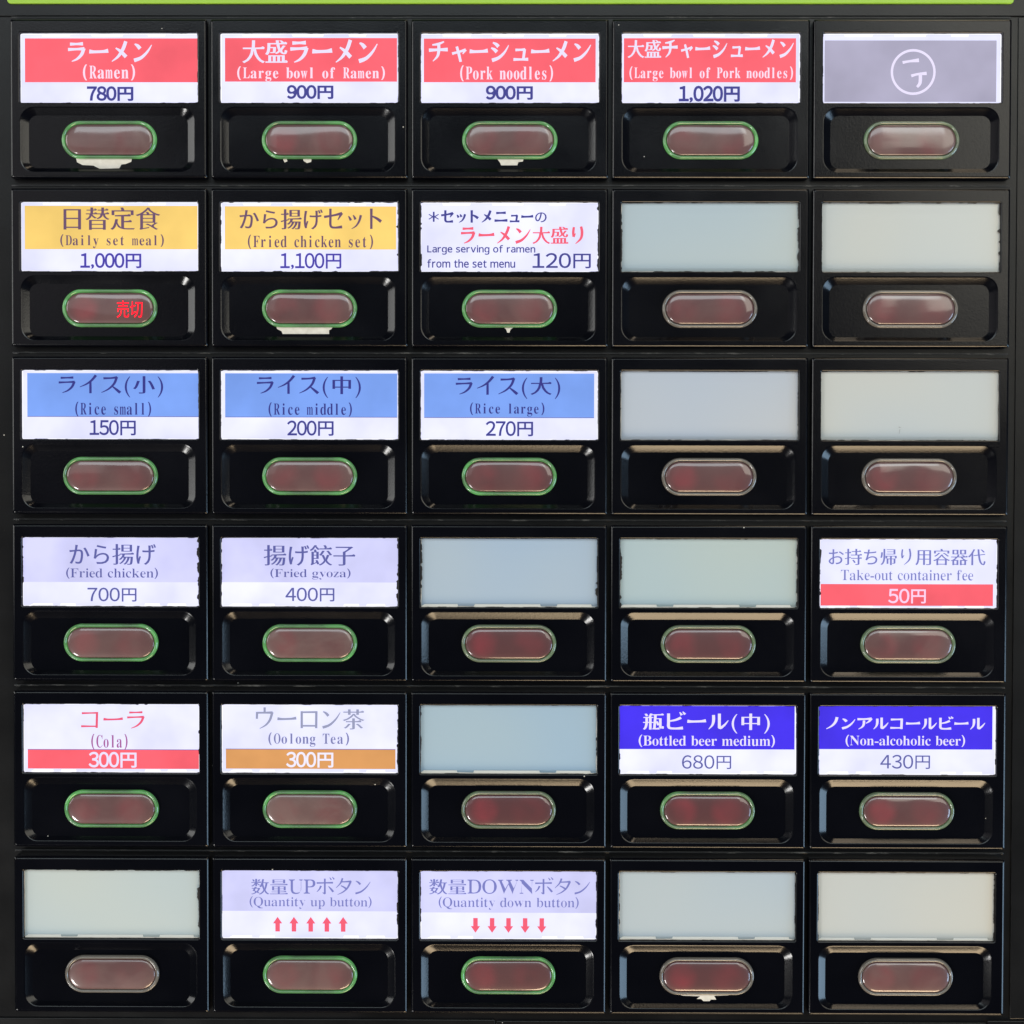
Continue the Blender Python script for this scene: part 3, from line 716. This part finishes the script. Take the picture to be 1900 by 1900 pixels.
for (r, c), d in UNITS.items():
    X, Z = (c - 2) * 370.0, (2.5 - r) * 310.2
    on = 'crop' in d
    root = mk_empty('menu_button', (X, 0, Z), d['label'], 'menu button', GROUP)
    obj('housing', HOUSING, root)
    obj('light_panel', LIGHT_ON if on else LIGHT_OFF, root)
    obj('window_gasket', gasket_mesh(d.get('chips', (1, 1, 1, 1))), root)
    nt_ = TOPN if d.get('notch') == 't' else (); nb_ = BOTN if d.get('notch') == 'b' else (BLANKN if d.get('notch') == 'n' else ())
    e = 1.2
    card = obj('menu_card', poly_mesh('menu_card', jag(-WX+e, WX-e, WZ0+e, WZ1-e, .8, 12, nt_, nb_, 4.5), 0, MAT['ink_white'] if on else MAT['blank']), root,
               (R.uniform(-.6, .6), 0, R.uniform(-.4, .4)))
    if not on: card.color = (*LIGHT_TINT[(r, c)], 1)
    if (r, c) == (2, 4):
        obj('scratch_mark', poly_mesh('scratch_mark', [(-20, 18), (-16, 16.8), (-15.6, 17.6), (-19, 19)], -.4, MAT['scratch']), card)
        obj('scratch_mark', poly_mesh('scratch_mark', [(-17.6, 14), (-18.6, 6), (-18.0, 6), (-16.6, 14)], -.4, MAT['scratch']), card)
    if on:
        cd = Card(d['win']); y = -.5
        for k, (ink, *bx) in enumerate(d['bands']):
            x0, x1, z0, z1 = cd.box(bx)
            z0 = max(z0, WZ0 + 2); 
            obj('colour_band', poly_mesh('colour_band', [(x0, z0), (x1, z0), (x1, z1), (x0, z1)], y, MAT['ink_' + ink]), card)
        if 'line' in d:
            z_ = cd.z(d['line']); bx = d['bands'][0]; x0, x1 = cd.x(bx[1]), cd.x(bx[3])
            obj('ruled_line', poly_mesh('ruled_line', [(x0, z_-.5), (x1, z_-.5), (x1, z_+.5), (x0, z_+.5)], -.8, MAT['ink_line']), card)
        for (nm, s, st, wt, ink, bx) in d['texts']:
            obj(nm + '_lettering', text_mesh(nm + '_lettering', s, st, wt, cd.box(bx), -1.1, MAT['ink_' + ink]), card)
        if 'arrows' in d:
            way, xs, y0, y1 = d['arrows']
            for ax in xs:
                za, zb = cd.z(y1), cd.z(y0); h = (zb - za); cx_ = cd.x(ax); w1, w2, hh = 8.6, 4.2, h*.45
                p = [(-w2, za), (w2, za), (w2, zb-hh), (w1, zb-hh), (0, zb), (-w1, zb-hh), (-w2, zb-hh)]
                if way == 'down': p = [(a, za + zb - b) for a, b in p][::-1]
                obj('arrow_mark', poly_mesh('arrow_mark', [(cx_+a, b) for a, b in p], -1.1, MAT['ink_inkred']), card)
        if d.get('emblem'):
            V, Fc = [], []; n = 48; ex, ez = cd.x(980), cd.z(590); s = 2*WX/1495
            for k in range(n):
                a = 2*math.pi*k/n
                V += [(ex + 188*s*math.cos(a), -1.1, ez + 191*s*math.sin(a)), (ex + 168*s*math.cos(a), -1.1, ez + 170*s*math.sin(a))]
            Fc = [(2*k, 2*((k+1) % n), 2*((k+1) % n)+1, 2*k+1) for k in range(n)]
            for st in ([(895,508,24),(950,498,20),(1022,490,32)], [(968,622,24),(1020,608,20),(1088,602,28)], [(1040,606,28),(1038,680,28),(1016,716,22)]):
                for poly in ribbon([(cd.x(a), cd.z(b), w_*s) for a, b, w_ in st], 1):
                    i0 = len(V); V += [(a, -1.14, b) for a, b in poly]
                    Fc += [tuple(i0+q for q in t) for t in tessellate_polygon([[Vector((a, b, 0)) for a, b in poly]])]
            me = mesh_from('emblem_mark', V, Fc, MAT['ink_brightwhite'])
            obj('emblem_mark', me, card)
    btn = obj('push_button', LENS, root, (0, 0, BZ))
    g = min(RIM_MESH, key=lambda q: abs(q[0] - d['rim']))
    btn.color = (HAZE_FILM[r][c], 0, 0, 1)
    obj('glow_rim', g[1], btn)
    if d.get('sold'):
        obj('sold_out_lettering', text_mesh('sold_out_lettering', '売切', 'plain', 1.0, (14.5, 62, -18, 13.5), -9.6, MAT['ink_ledred']), btn, label='glowing red sold-out letters')
    for k in ('scrap', 'scrap2'):
        if k in d: scrap(root, d[k])

bpy.data.objects.remove(_tmp_o); bpy.data.curves.remove(_tmp)
